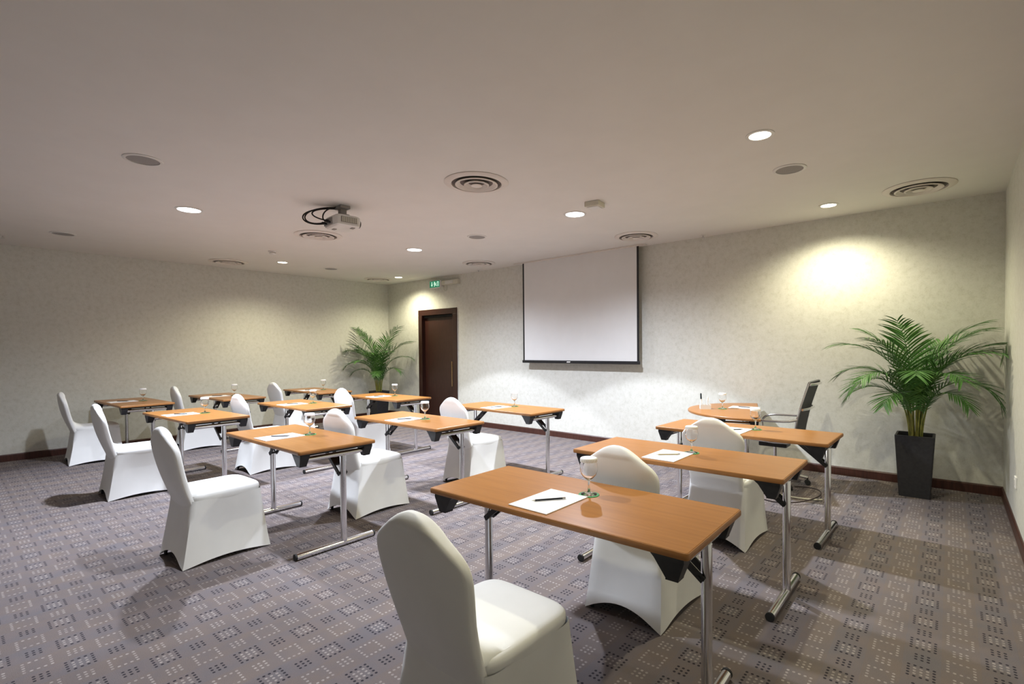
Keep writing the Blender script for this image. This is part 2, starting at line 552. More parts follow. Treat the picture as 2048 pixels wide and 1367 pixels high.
bm = bmesh.new(); tube(bm, [(.06, .11, .055), (.06, .145, .055)], .036, 24); build('lens_barrel', bm, M['black'], pj, 40)
bm = bmesh.new(); boxmm(bm, (-.12, -.131, .022), (.05, -.119, .085), .003); build('connector_panel', bm, M['grille'], pj)
for q, (a, b) in enumerate(((-.10, .05), (-.06, .035), (-.02, .06), (.02, .04))):
    bm = bmesh.new(); boxmm(bm, (a - .012, -.160, b - .009), (a + .012, -.130, b + .009), .002); build('plug', bm, M['black'], pj)
bm = bmesh.new()
for a, b in ((-.09, -.07), (.07, .04)): boxmm(bm, (a, b, -.006), (a + .05, b + .03, .0015), .001)
build('lamp_cover', bm, M['grille'], pj)
bm = bmesh.new(); boxmm(bm, (-.07, -.05, .190), (.07, .05, .2172), .004); boxmm(bm, (-.03, -.03, .14), (.03, .03, .19), .003); boxmm(bm, (-.05, -.05, .108), (.05, .05, .14), .004)
build('mount_bracket', bm, M['grille'], pj)
def bez(P, n=16):
    out = []
    for i in range(n + 1):
        t = i / n
        q = [Vector(p) for p in P]
        while len(q) > 1: q = [q[j].lerp(q[j + 1], t) for j in range(len(q) - 1)]
        out.append(q[0])
    return out
for P in ([(-.10, -.150, .05), (-.14, -.36, -.02), (-.24, -.36, .19), (-.05, -.06, .205)],
          [(-.06, -.150, .035), (-.08, -.40, -.04), (-.20, -.42, .17), (-.07, -.05, .200)],
          [(-.02, -.150, .06), (-.02, -.30, .06), (-.14, -.34, .16), (-.04, -.06, .195)],
          [(.02, -.150, .04), (.03, -.24, .02), (-.02, -.20, .17), (-.02, -.06, .200)]):
    bm = bmesh.new(); tube(bm, bez(P, 22), .0065, 8); build('cable', bm, M['rubber'], pj, 60)

# projection screen
sy = 6.178
sc = empty('projection_screen', (-4.377, sy, 1.18)); tag(sc, 'large white pull-down projection screen with black side borders on the far wall', 'screen')
SW, ZT = 1.063, H - 1.18 - .002
bm = bmesh.new(); boxmm(bm, (-SW + .030, -.003, .045), (SW - .030, .003, ZT)); build('screen_fabric', bm, M['screen'], sc)
for s in (-1, 1):
    bm = bmesh.new(); boxmm(bm, (s * SW, -.0035, .040), (s * (SW - .030), .0035, ZT)); build('side_border', bm, M['black'], sc)
bm = bmesh.new(); boxmm(bm, (-SW - .012, -.018, 0), (SW + .012, .018, .045), .008); bar = build('bottom_bar', bm, M['black'], sc, 40)
bm = bmesh.new(); prism(bm, [(-.036 + .03, .014), (.028 + .03, .014), (.036 + .03, .032), (-.028 + .03, .032)], 'y', -.0215, -.0175)
lg = build('badge', bm, M['white'], bar); lg['label'] = 'small white badge'
lg.location = (-.16, 0, 0)
bm = bmesh.new(); boxmm(bm, (-SW - .16, -.045, ZT - .012), (SW + .10, .045, ZT + .0005), .002); build('ceiling_slot', bm, M['vent'], sc)

# exit sign and emergency light
ex = empty('exit_sign', (-7.742, YF, 2.68)); tag(ex, 'green exit sign box with white arrow and running figure above the door', 'sign')
bm = bmesh.new(); boxmm(bm, (-.155, -.10, -.068), (.155, 0, .068), .004); build('sign_box', bm, M['white'], ex)
bm = bmesh.new(); boxmm(bm, (-.150, -.103, -.062), (.150, -.0995, .062)); face = build('sign_panel', bm, M['sign'], ex)
def plate(poly, name='pictogram'):
    bm = bmesh.new(); prism(bm, poly, 'y', -.1045, -.1028); return build(name, bm, M['signwhite'], face)
plate([(-.092, .045), (-.072, .045), (-.072, -.005), (-.055, -.005), (-.082, -.048), (-.109, -.005), (-.092, -.005)], 'arrow')
plate([(.0 + .018 * math.cos(a), .032 + .014 * math.sin(a)) for a in [2 * PI * k / 14 for k in range(14)]], 'figure_head')
plate([(-.03, .010), (.045, .020), (.05, .006), (.03, .002), (.035, -.012), (.062, -.022), (.056, -.034), (.014, -.020), (-.002, -.048), (-.018, -.044), (-.002, -.010), (-.012, .001), (-.03, -.004)], 'running_figure')
plate([(.075, -.045), (.075, .045), (.125, .045), (.125, -.045), (.112, -.045), (.112, .033), (.088, .033), (.088, -.045)], 'doorway')
em = empty('emergency_light', (-7.345, YF, 2.69)); tag(em, 'cream emergency light fitting on the wall right of the exit sign', 'light')
bm = bmesh.new(); boxmm(bm, (-.235, -.07, -.042), (.235, 0, .042), .010); build('housing', bm, M['cream'], em, 40)
bm = bmesh.new(); boxmm(bm, (-.12, -.082, -.030), (.10, -.0695, .030), .006); build('lens_cover', bm, M['white'], em, 40)
bm = bmesh.new(); tube(bm, bez([(-.20, -.02, -.042), (-.30, -.02, -.17), (-.08, -.02, -.20), (-.15, -.02, -.042)], 16), .006, 8); build('cable', bm, M['cream'], em, 60)

# wall socket on right wall
ws = empty('wall_socket', (XR, 5.114, .385)); tag(ws, 'small white wall socket low on the right wall', 'socket')
bm = bmesh.new(); boxmm(bm, (-.010, -.043, -.043), (0, .043, .043), .003); build('plate', bm, M['paper'], ws)
bm = bmesh.new(); boxmm(bm, (-.013, -.022, -.022), (-.0095, .022, .022), .002); build('insert', bm, M['white'], ws)

# ================================================================ folding table
TL, TW, TH = 1.303, 0.575, 0.74
def rrect(hx, hy, r, n=6):
    out = []
    for cx, cy, a0 in ((hx - r, hy - r, 0), (-hx + r, hy - r, 90), (-hx + r, -hy + r, 180), (hx - r, -hy + r, 270)):
        for k in range(n + 1):
            a = math.radians(a0 + 90 * k / n)
            out.append((cx + r * math.cos(a), cy + r * math.sin(a)))
    return out

def t_leg(t, x, fy, sgn, foot=.285, post_y=.057):
    """one T leg: post, top rail, foot with two caps, and its folding braces"""
    bm = bmesh.new(); tube(bm, [(x, post_y, .03), (x, post_y, .655)], .0215, 20); build('leg_post', bm, M['chrome'], t, 40)
    bm = bmesh.new(); tube(bm, [(x, -foot, .0225), (x, foot, .0225)], .022, 20); ft = build('foot', bm, M['chrome'], t, 40)
    for s in (-1, 1):
        bm = bmesh.new(); tube(bm, [(x, s * foot, .0235), (x, s * (foot + .012), .0235)], .0232, 18); build('foot_cap', bm, M['rubber'], ft, 40)
    bm = bmesh.new(); tube(bm, [(x, -fy + .03, .668), (x, fy - .03, .668)], .0185, 16); build('top_rail', bm, M['chrome'], t, 40)
    bm = bmesh.new(); boxmm(bm, (x - .012, -fy + .05, .694), (x + .012, fy - .05, .704)); build('hinge_bar', bm, M['black'], t)
    for s in (-1, 1):
        bm = bmesh.new(); boxmm(bm, (x - .010, s * .035 - .006 + .0, .703), (x + .010, s * .035 + .006, .7147)); build('hinge_block', bm, M['black'], t)
    for dy in (-.028, .028):
        bm = bmesh.new()
        a = Vector((x - sgn * .012, post_y + dy, .525)); b = Vector((x - sgn * .235, post_y + dy, .706))
        d = (b - a).normalized(); n = Vector((-d.z, 0, d.x)) * .013
        vs = []
        for yy in (-.005, .005):
            for q in (a - d * .012 + n, a - d * .012 - n, b - n, b + n): vs.append(bm.verts.new(q + Vector((0, yy, 0))))
        for q in ((0, 1, 2, 3), (7, 6, 5, 4), (0, 4, 5, 1), (1, 5, 6, 2), (2, 6, 7, 3), (3, 7, 4, 0)): bm.faces.new([vs[i] for i in q])
        build('brace', bm, M['black'], t)
    bm = bmesh.new()
    a = Vector((x - sgn * .075, post_y, .576)); b = Vector((x - sgn * .135, post_y, .625))
    d = (b - a).normalized(); n = Vector((-d.z, 0, d.x)) * .009
    vs = []
    for yy in (-.026, .026):
        for q in (a + n, a - n, b - n, b + n): vs.append(bm.verts.new(q + Vector((0, yy, 0))))
    for q in ((0, 1, 2, 3), (7, 6, 5, 4), (0, 4, 5, 1), (1, 5, 6, 2), (2, 6, 7, 3), (3, 7, 4, 0)): bm.faces.new([vs[i] for i in q])
    build('brace_plate', bm, M['black'], t)
    bm = bmesh.new(); tube(bm, [(x - sgn * .020, post_y - .036, .527), (x - sgn * .020, post_y + .036, .527)], .008, 12); build('pivot_bolt', bm, M['black'], t, 40)

def corner_bracket(t, sx, sy, hx, hy):
    # black moulded stacking block: wide under the top, tapering down and inwards
    bm = bmesh.new()
    x0, x1 = hx - .022, hx - .150
    y0, y1 = hy - .018, hy - .085
    top = [(x0, y0), (x1, y0), (x1, y1), (x0, y1)]
    mid = [(x0, y0), (x1 + .020, y0), (x1 + .020, y1), (x0, y1)]
    low = [(x0 - .022, y0 - .006), (x1 + .060, y0 - .006), (x1 + .060, y1 + .012), (x0 - .022, y1 + .012)]
    rings = []
    for z, q in ((.7148, top), (.695, mid), (.632, low), (.626, [(a * .985 + .008, b) for a, b in low])):
        rings.append([(sx * a, sy * b, z) for a, b in q])
    loft(bm, rings, True, True, True)
    build('corner_bracket', bm, M['black'], t)

def make_table():
    t = empty('folding_table')
    bm = bmesh.new()
    o0 = rrect(TL / 2 - .004, TW / 2 - .004, .012)
    o1 = rrect(TL / 2 - .007, TW / 2 - .007, .010)
    loft(bm, [[(a, b, TH - .023) for a, b in o0], [(a, b, TH - .0025) for a, b in o0], [(a, b, TH) for a, b in o1]], True, True, True)
    build('tabletop', bm, M['top'], t)
    bm = bmesh.new()
    o2 = rrect(TL / 2, TW / 2, .016); o3 = rrect(TL / 2 - .0042, TW / 2 - .0042, .0122)
    rings = [[(a, b, TH - .0245) for a, b in o3], [(a, b, TH - .0245) for a, b in rrect(TL / 2 - .002, TW / 2 - .002, .014)], [(a, b, TH - .020) for a, b in o2], [(a, b, TH - .006) for a, b in o2], [(a, b, TH - .0012) for a, b in rrect(TL / 2 - .0025, TW / 2 - .0025, .0135)], [(a, b, TH - .0012) for a, b in o3]]
    loft(bm, rings); build('edge_band', bm, M['edge'], t, 30)
    for sx in (-1, 1):
        for syy in (-1, 1):
            corner_bracket(t, sx, syy, TL / 2, TW / 2)
        t_leg(t, sx * (TL / 2 - .065), TW / 2 - .03, sx)
        bm = bmesh.new(); boxmm(bm, (sx * (TL / 2 - .022), -TW / 2 + .085, .700), (sx * (TL / 2 - .034), TW / 2 - .085, .7148)); build('end_rail', bm, M['black'], t)
    return t
TABLES = {'A': (-1.308, 1.813, 0.018), 'B': (-1.297, 2.988, 0.007), 'C': (-1.289, 4.176, -0.017), 'D': (-3.968, 1.796, 0.003), 'E': (-3.988, 2.954, -0.007),
          'F': (-3.965, 4.181, -0.030), 'G': (-6.276, 1.758, 0.05), 'H': (-6.293, 2.937, 0.017), 'I': (-6.288, 4.145, 0.006), 'J': (-8.582, 1.694, 0.039),
          'K': (-8.392, 2.763, 0.042), 'L': (-8.305, 4.107, -0.015)}
FILE = {'A': 'right-hand file', 'D': 'second file from right', 'G': 'third file from right', 'J': 'left-wall file'}
ROWN = ['rear row', 'middle row', 'screen-side row']
WHERE = {}
for fi, files in enumerate(('ABC', 'DEF', 'GHI', 'JKL')):
    for ri, k in enumerate(files):
        WHERE[k] = '%s, %s' % (FILE[files[0]], ROWN[ri])
table0 = make_table()
TOBJ = {}
for i, (k, (x, y, th)) in enumerate(TABLES.items()):
    o = table0 if i == 0 else copy_tree(table0)
    o.location = (x, y, 0); o.rotation_euler = (0, 0, th)
    tag(o, 'beech-topped folding table on chrome legs, ' + WHERE[k], 'table', 'beech folding training tables')
    TOBJ[k] = o

# ================================================================ banquet chair with white stretch cover
def make_chair():
    t = empty('banquet_chair')
    # ---- skirt: walls stretched from seat to the four feet, hem arched between them
    NS = 14
    def sect(hwf, y0, y1, r, bow):
        """points round the section, 4 sides x NS; bow pulls mid sides in"""
        pts = []
        cs = [(-hwf, y0), (hwf, y0), (hwf, y1), (-hwf, y1)]
        for s in range(4):
            a, b = cs[s], cs[(s + 1) % 4]
            for k in range(NS):
                u = k / NS
                x = a[0] + (b[0] - a[0]) * u; y = a[1] + (b[1] - a[1]) * u
                q = 4 * u * (1 - u)
                nx, ny = [(0, 1), (-1, 0), (0, -1), (1, 0)][s]
                rr = r * max(0, 1 - min(u, 1 - u) / .16) ** 2
                x += nx * bow * q; y += ny * bow * q
                # round the corner
                c = cs[s] if u < .5 else cs[(s + 1) % 4]
                ix = -math.copysign(1, c[0]); iy = 1 if c[1] == y0 else -1
                x += ix * rr * .30; y += iy * rr * .30
                pts.append((x, y, s, u))
        return pts
    rings = []
    for f in (0, .03, .08, .16, .28, .42, .58, .74, .88, 1.0):
        z0 = .002 + f * .425
        e = f ** .9
        hwf = .232 - .022 * e
        y0 = .000 + .066 * e
        y1 = .565 - .048 * (f ** .8)
        bow = .016 * math.sin(PI * min(1, f * .95 + .05)) + .010 * (1 - f)
        ring = []
        for x, y, s, u in sect(hwf, y0, y1, .05 - .02 * (1 - f), bow):
            arch = [.075, .026, .06, .026][s] * (max(0, 1 - (2 * u - 1) ** 2) ** 1.15)
            ring.append((x, y, z0 + arch * (1 - f) ** 1.4))
        rings.append(ring)
    bm = bmesh.new(); loft(bm, rings)
    sk = build('skirt', bm, M['cover'], t, 55)
    # ---- seat
    def sup(hx, y0, y1, n, pw):
        cy, hy = (y0 + y1) / 2, (y1 - y0) / 2
        out = []
        for k in range(n):
            a = 2 * PI * k / n
            c, s = math.cos(a), math.sin(a)
            out.append((math.copysign(abs(c) ** pw, c) * hx, cy + math.copysign(abs(s) ** pw, s) * hy))
        return out
    bm = bmesh.new()
    lv = [(.398, .198, .075, .503), (.404, .207, .068, .512), (.412, .209, .066, .514), (.440, .212, .062, .518), (.456, .210, .064, .516), (.467, .202, .072, .508), (.473, .188, .085, .494), (.4765, .15, .12, .456), (.478, .09, .18, .39), (.4785, .03, .25, .32)]
    R = [[(x, y, z) for x, y in sup(hx, a, b, 56, .33)] for z, hx, a, b in lv]
    loft(bm, R, True, True, True)
    build('seat', bm, M['cover'], t, 50)
    # ---- backrest: bell shaped crown, narrow waist
    WT = [(.33, .196), (.40, .192), (.46, .190), (.52, .192), (.60, .202), (.68, .215), (.735, .222), (.765, .221), (.79, .214), (.81, .199), (.83, .174), (.85, .145), (.87, .115), (.885, .092), (.898, .070), (.907, .050), (.9125, .033), (.9155, .017)]
    zs = [.33, .36, .40, .44, .48, .52, .56, .60, .64, .68, .71, .74, .765, .785, .80, .815, .83, .845, .858, .870, .880, .890, .898, .905, .910, .9135, .9155]
    bm = bmesh.new(); R = []
    for z in zs:
        hx = lerp_tab(WT, z)
        tt = (z - .40) / .515
        yc = .090 - .118 * tt - .012 * math.sin(PI * max(0, tt))
        th = .030 if z < .86 else max(.010, .030 * (1 - ((z - .86) / .0556) ** 2) ** .5 + .003) if z < .9155 else .008
        ring = []
        for k in range(48):
            a = 2 * PI * k / 48
            c, s = math.cos(a), math.sin(a)
            x = math.copysign(abs(c) ** .42, c) * hx
            y = math.copysign(abs(s) ** .55, s) * th
            # shallow hollow towards the sitter
            y += -.018 * (1 - (x / .225) ** 2) * math.sin(PI * min(1, max(0, tt))) 
            ring.append((x, yc + y, z))
        R.append(ring)
    loft(bm, R, True, True, True)
    build('backrest', bm, M['cover'], t, 60)
    # ---- fabric stretched in the angle between back and seat
    bm = bmesh.new(); R = []
    for k in range(9):
        u = k / 8
        # quadratic from the back (high) to the seat (forward)
        P0, P1, P2 = (.066, .560), (.098, .497), (.190, .4795)
        y = (1 - u) ** 2 * P0[0] + 2 * u * (1 - u) * P1[0] + u * u * P2[0]
        z = (1 - u) ** 2 * P0[1] + 2 * u * (1 - u) * P1[1] + u * u * P2[1]
        hx = .184 + .012 * u
        top = [(hx * (j / 7 - 1) if False else hx * (2 * j / 14 - 1), y + .0 * j, z - max(0, z - .470) * abs(2 * j / 14 - 1) ** 5) for j in range(15)]
        low = [(hx * (1 - 2 * j / 14), max(.045, y - .03), max(.455, z - .06)) for j in range(15)]
        R.append(top + low)
    loft(bm, R, True, True, True)
    build('gusset', bm, M['cover'], t, 60)
    # ---- metal legs glimpsed below the hem
    for sx in (-1, 1):
        for yy in (.035, .525):
            bm = bmesh.new(); tube(bm, [(sx * .192, yy, 0.0005), (sx * .18, yy + (.05 if yy < .2 else -.03), .36)], .011, 10); build('leg', bm, M['black'], t, 40)
    return t
chair0 = make_chair()
CH = {'A': (-1.265, .95, 0), 'B': (-1.31, 2.222, 0), 'C': (-1.30, 3.49, 0), 'D': (-4.015, .96, .04), 'E': (-4.03, 2.178, .03), 'F': (-3.97, 3.405, -.06), 'G': (-6.33, .99, 0), 'H': (-6.35, 2.23, .02),
      'I': (-6.15, 3.40, 0), 'J': (-8.63, 1.01, -.02), 'K': (-8.60, 2.19, -.04), 'L': (-8.22, 3.39, .03)}
for i, (k, (x, y, rz)) in enumerate(CH.items()):
    o = chair0 if i == 0 else copy_tree(chair0)
    o.location = (x, y, 0); o.rotation_euler = (0, 0, rz)
    tag(o, 'white stretch-covered banquet chair, ' + WHERE[k], 'chair', 'white covered banquet chairs')

# ================================================================ things on the tables
def make_goblet():
    t = empty('goblet')
    bm = bmesh.new()
    outer = [(.0, .0), (.036, .0), (.037, .002), (.030, .005), (.012, .009), (.0055, .016), (.0045, .035), (.0048, .058), (.010, .068), (.022, .077), (.034, .091), (.0405, .108), (.0415, .122), (.039, .140), (.036, .153), (.0345, .160)]
    inner = [(.0333, .160), (.0348, .153), (.0378, .140), (.0402, .122), (.0392, .108), (.0328, .0925), (.021, .0790), (.009, .0715), (.0, .0705)]
    lathe(bm, outer + inner, 36)
    build('glass_bowl', bm, M['glass'], t, 50)
    # pleated paper lid
    bm = bmesh.new()
    n = 60; R = []
    for r, z, pl in ((.0385, .1505, .0016), (.0385, .160, .0014), (.0375, .1665, .0010), (.034, .1690, 0), (.018, .1690, 0), (.004, .1690, 0)):
        R.append([((r + pl * (1 if k % 2 else -1)) * math.cos(2 * PI * k / n), (r + pl * (1 if k % 2 else -1)) * math.sin(2 * PI * k / n), z) for k in range(n)])
    loft(bm, R, True, False, True)
    build('paper_lid', bm, M['paper'], t, 60)
    return t
def make_coaster():
    bm = bmesh.new(); lathe(bm, [(0, .0), (.047, .0), (.048, .0012), (.047, .0024), (0, .0024)], 40)
    return build('coaster', bm, M['green'], None, 40)
def make_pad():
    t = empty('notepad')
    bm = bmesh.new(); boxmm(bm, (-.105, -.148, 0), (.105, .148, .004), .0006); build('sheets', bm, M['paper'], t)
    bm = bmesh.new(); boxmm(bm, (-.105, .138, .0041), (.105, .1485, .0046)); build('binding_strip', bm, M['white'], t)
    return t
def make_pen(tan):
    t = empty('pencil' if tan else 'pen')
    body_m = M['wood_pen'] if tan else M['black']
    bm = bmesh.new(); tube(bm, [(-.062, 0, .0045), (.062, 0, .0045)], .0042, 8); build('barrel', bm, body_m, t, 40)
    bm = bmesh.new(); tube(bm, [(-.0622, 0, .0045), (-.078, 0, .0045)], [.004, .0008], 8); build('tip', bm, M['cream'], t, 40)
    bm = bmesh.new(); tube(bm, [(.0622, 0, .0045), (.076, 0, .0045)], .0043, 8); build('end_cap', bm, M['chrome'], t, 40)
    return t
gob0, coa0, pad0, pen0, pencil0 = make_goblet(), make_coaster(), make_pad(), make_pen(False), make_pen(True)
GOFF = {'A': (.035, .079), 'B': (.03, .06), 'C': (.07, .05), 'D': (.024, .092), 'E': (.071, .045), 'F': (.047, .10), 'G': (.014, .093), 'H': (.03, .11), 'I': (.03, .11), 'J': (.03, .10), 'K': (.03, .10), 'L': (.03, .10)}
used = set()
def once(o):
    if o.name not in used:
        used.add(o.name); return o
    return copy_tree(o)
def place_setting(mx, where, goff, poff, pr, pen, penang, zt=TH):
    rot = mx[2]
    def W(lx, ly):
        c, s = math.cos(rot), math.sin(rot)
        return mx[0] + c * lx - s * ly, mx[1] + s * lx + c * ly
    pd = once(pad0); x, y = W(*poff); pd.location = (x, y, zt + .0002); pd.rotation_euler = (0, 0, rot + pr)
    tag(pd, 'white blank notepad on the table, ' + where, 'notepad', 'white notepads')
    pn = once(pen); pn.location = (x, y + .0, zt + .0049); pn.rotation_euler = (0, 0, rot + penang)
    nm = 'tan pencil' if pen is pencil0 else 'black pen'
    tag(pn, nm + ' lying across the notepad, ' + where, 'pencil' if pen is pencil0 else 'pen', nm + 's on notepads')
    cs = once(coa0); x, y = W(*goff); cs.location = (x, y, zt + .0002)
    tag(cs, 'round green coaster under the goblet, ' + where, 'coaster', 'green coasters')
    g = once(gob0); g.location = (x, y, zt + .0028); g.rotation_euler = (0, 0, rnd.uniform(0, 6))
    tag(g, 'stemmed water goblet with white paper lid, ' + where, 'glass', 'lidded water goblets')
for k, mx in TABLES.items():
    place_setting(mx, WHERE[k], GOFF[k], (-.052, -.108 + rnd.uniform(-.006, .006)), rnd.uniform(-.03, .03), pencil0 if k in 'B' else pen0, math.radians(49 + rnd.uniform(-8, 8)))

# ================================================================ half-round presenter table
HR = .72
HC, HA = (-1.56, 5.53), math.radians(17)
hr = empty('half_round_table', (HC[0], HC[1], 0), HA)
tag(hr, 'half-round beech presenter table by the screen wall, on the right', 'table')
def half(r, off=0.0, n=36):
    pts = [(.0 - off, -r + off), ]
    out = []
    for k in range(n + 1):
        a = PI / 2 + PI * k / n
        out.append(((r - off) * math.cos(a) - off * (1 if False else 0), (r - off) * math.sin(a)))
    return [(min(x, .0 - off), y) for x, y in out]
bm = bmesh.new()
loft(bm, [[(a, b, TH - .023) for a, b in half(HR, .004)], [(a, b, TH - .0025) for a, b in half(HR, .004)], [(a, b, TH) for a, b in half(HR, .006)]], True, True, True)
build('tabletop', bm, M['top'], hr)
bm = bmesh.new()
loft(bm, [[(a, b, TH - .0245) for a, b in half(HR, .0042)], [(a, b, TH - .021) for a, b in half(HR)], [(a, b, TH - .005) for a, b in half(HR)], [(a, b, TH - .0012) for a, b in half(HR, .0042)]])
build('edge_band', bm, M['edge'], hr, 30)
for s in (-1, 1):
    x, y = -.12, s * .52
    bm = bmesh.new(); tube(bm, [(x, y, .03), (x, y, .655)], .0215, 20); build('leg_post', bm, M['chrome'], hr, 40)
    bm = bmesh.new(); tube(bm, [(x - .24, y, .0225), (x + .16, y, .0225)], .022, 18); ft = build('foot', bm, M['chrome'], hr, 40)
    for q in (-.252, .16):
        bm = bmesh.new(); tube(bm, [(x + q, y, .0235), (x + q + .012, y, .0235)], .0232, 16); build('foot_cap', bm, M['rubber'], ft, 40)
    bm = bmesh.new(); tube(bm, [(x - .20, y, .668), (x + .10, y, .668)], .0185, 16); build('top_rail', bm, M['chrome'], hr, 40)
    for q0, q1 in ((-.30, -.19), (.02, .11)):
        bm = bmesh.new()
        loft(bm, [[(x + q0, y - .035, .7148), (x + q1, y - .035, .7148), (x + q1, y + .035, .7148), (x + q0, y + .035, .7148)],
                  [(x + q0 + .02, y - .028, .632), (x + q1 - .01, y - .028, .632), (x + q1 - .01, y + .028, .632), (x + q0 + .02, y + .028, .632)]], True, True, True)
        build('corner_bracket', bm, M['black'], hr)
bm = bmesh.new(); boxmm(bm, (-.16, -.50, .685), (-.145, .50, .7148)); build('apron_rail', bm, M['black'], hr)
# its setting
place_setting((-1.75, 5.65, HA + math.radians(75)), 'on the half-round table', (-.2, .17), (.02, .0), .05, pen0, math.radians(80))
bx = empty('pen_holder', (-2.06, 5.33, TH + .0003), math.radians(30)); tag(bx, 'white desk box holding markers on the half-round table', 'box')
bm = bmesh.new()
boxmm(bm, (-.055, -.04, 0), (.055, .04, .004)); 
for a, b in (((-.055, -.04, 0.004), (.055, -.036, .048)), ((-.055, .036, .004), (.055, .04, .048)), ((-.055, -.036, .004), (-.051, .036, .048)), ((.051, -.036, .004), (.055, .036, .048))): boxmm(bm, a, b)
build('shell', bm, M['white'], bx)
bm = bmesh.new(); boxmm(bm, (-.002, -.036, .004), (.002, .036, .042)); build('divider', bm, M['white'], bx)
def marker(x, y, capm, lab, h, lean):
    t = empty('marker', (x, y, TH + .006)); t.rotation_euler = (lean[0], lean[1], 0); tag(t, lab, 'marker')
    bm = bmesh.new(); lathe(bm, [(0, 0), (.008, 0), (.008, h * .62), (0, h * .62)], 14); build('barrel', bm, M['paper'], t, 40)
    bm = bmesh.new(); lathe(bm, [(0, h * .62 + .0003), (.0095, h * .62 + .0003), (.0085, h - .01), (.005, h), (0, h)], 14); build('cap', bm, capm, t, 40)
marker(-2.092, 5.305, M['grip'], 'tall white marker with dark cap standing in the pen box', .165, (.0, -.04))
marker(-2.045, 5.345, M['paper'], 'all-white marker standing in the pen box', .125, (.0, .05))

# ================================================================ office chair
oc = empty('office_chair', (-1.40, 5.53, 0), math.radians(0)); tag(oc, 'grey mesh office chair with chrome arms on castors behind the half-round table', 'chair')
# faces -x
for k in range(5):
    a = math.radians(72 * k + 20)
    d = Vector((math.cos(a), math.sin(a), 0))
    bm = bmesh.new(); tube(bm, [d * .03 + Vector((0, 0, .115)), d * .16 + Vector((0, 0, .10)), d * .30 + Vector((0, 0, .075))], [.022, .017, .013], 12); arm = build('base_arm', bm, M['chrome'], oc, 40)
    bm = bmesh.new()
    c = d * .30
    s = Vector((-d.y, d.x, 0))
    for q in (-1, 1):
        tube(bm, [c + s * (q * .007) + Vector((0, 0, .027)), c + s * (q * .026) + Vector((0, 0, .027))], .026, 16)
    tube(bm, [c + Vector((0, 0, .03)), c + Vector((0, 0, .075))], .008, 8)
    build('castor', bm, M['rubber'], oc, 40)
bm = bmesh.new(); tube(bm, [(0, 0, .09), (0, 0, .26)], .026, 16); tube(bm, [(0, 0, .26), (0, 0, .40)], .016, 14); build('gas_column', bm, M['chrome'], oc, 40)
bm = bmesh.new(); boxmm(bm, (-.14, -.09, .385), (.13, .09, .43), .012); boxmm(bm, (-.10, .09, .395), (-.08, .22, .41), .004); build('tilt_mechanism', bm, M['black'], oc)
bm = bmesh.new()
R = []
NB = 14
prof = [(-.27, .445), (-.26, .468), (-.20, .476), (-.08, .464), (.06, .458), (.17, .462), (.22, .478)]
bk = [(.222, .50), (.238, .60), (.262, .72), (.292, .84), (.328, .96), (.358, 1.055), (.364, 1.07)]
def sheet(bm, pr, hw, th):
    top, bot = [], []
    n = len(pr)
    rows = []
    for i, (x, z) in enumerate(pr):
        x0, z0 = pr[max(0, i - 1)]; x1, z1 = pr[min(n - 1, i + 1)]
        d = Vector((x1 - x0, 0, z1 - z0)).normalized(); nn = Vector((-d.z, 0, d.x)) * th
        ring = []
        for k in range(9):
            y = -hw + 2 * hw * k / 8
            ring.append(Vector((x, y, z)) + nn)
        for k in range(9):
            y = hw - 2 * hw * k / 8
            ring.append(Vector((x, y, z)) - nn)
        rows.append(ring)
    loft(bm, rows, True, True, True)
sheet(bm, prof, .235, .010); build('seat', bm, M['mesh'], oc, 50)
bm = bmesh.new(); sheet(bm, bk, .225, .008); bkr = build('backrest', bm, M['mesh'], oc, 50)
for s in (-1, 1):
    bm = bmesh.new(); tube(bm, [(a, s * .238, b) for a, b in prof] + [(a, s * .238, b) for a, b in bk], .0095, 10); build('side_rail', bm, M['chrome'], oc, 50)
    pts = bez([(-.16, s * .245, .478), (-.22, s * .30, .56), (-.24, s * .30, .66), (-.14, s * .285, .672), (.0, s * .28, .675)], 14) + bez([(.0, s * .28, .675), (.12, s * .28, .677), (.2, s * .27, .675), (.262, s * .248, .70)], 8)[1:]
    bm = bmesh.new(); tube(bm, pts, .011, 10); ar = build('armrest', bm, M['chrome'], oc, 50)
for z, x in ((1.045, .355), (.80, .29)):
    bm = bmesh.new(); tube(bm, [(x + .012, -.235, z), (x + .040, -.12, z), (x + .046, 0, z), (x + .040, .12, z), (x + .012, .235, z)], .012, 10); build('cross_bar', bm, M['chrome'], oc, 50)

# ================================================================ cables on the floor
c1 = bmesh.new()
tube(c1, bez([(-1.20, 5.46, .0065), (-1.0, 5.50, .03), (-.80, 5.32, .055), (-.86, 4.98, .055), (-1.02, 4.70, .008), (-1.24, 4.78, .0065), (-1.36, 4.86, .0065)], 40), .006, 8)
tag(build('power_cable', c1, M['cable'], None, 60), 'dark brown cable looping on the carpet below the office chair', 'cable')
c2 = bmesh.new()
tube(c2, bez([(-1.42, 5.12, .008), (-1.15, 5.02, .008), (-1.05, 5.07, .008), (-.95, 5.07, .008), (-.90, 5.14, .008)], 30), .0075, 8)
tag(build('extension_cable', c2, M['cream'], None, 60), 'cream cable lying on the carpet beside the dark cable loop', 'cable')

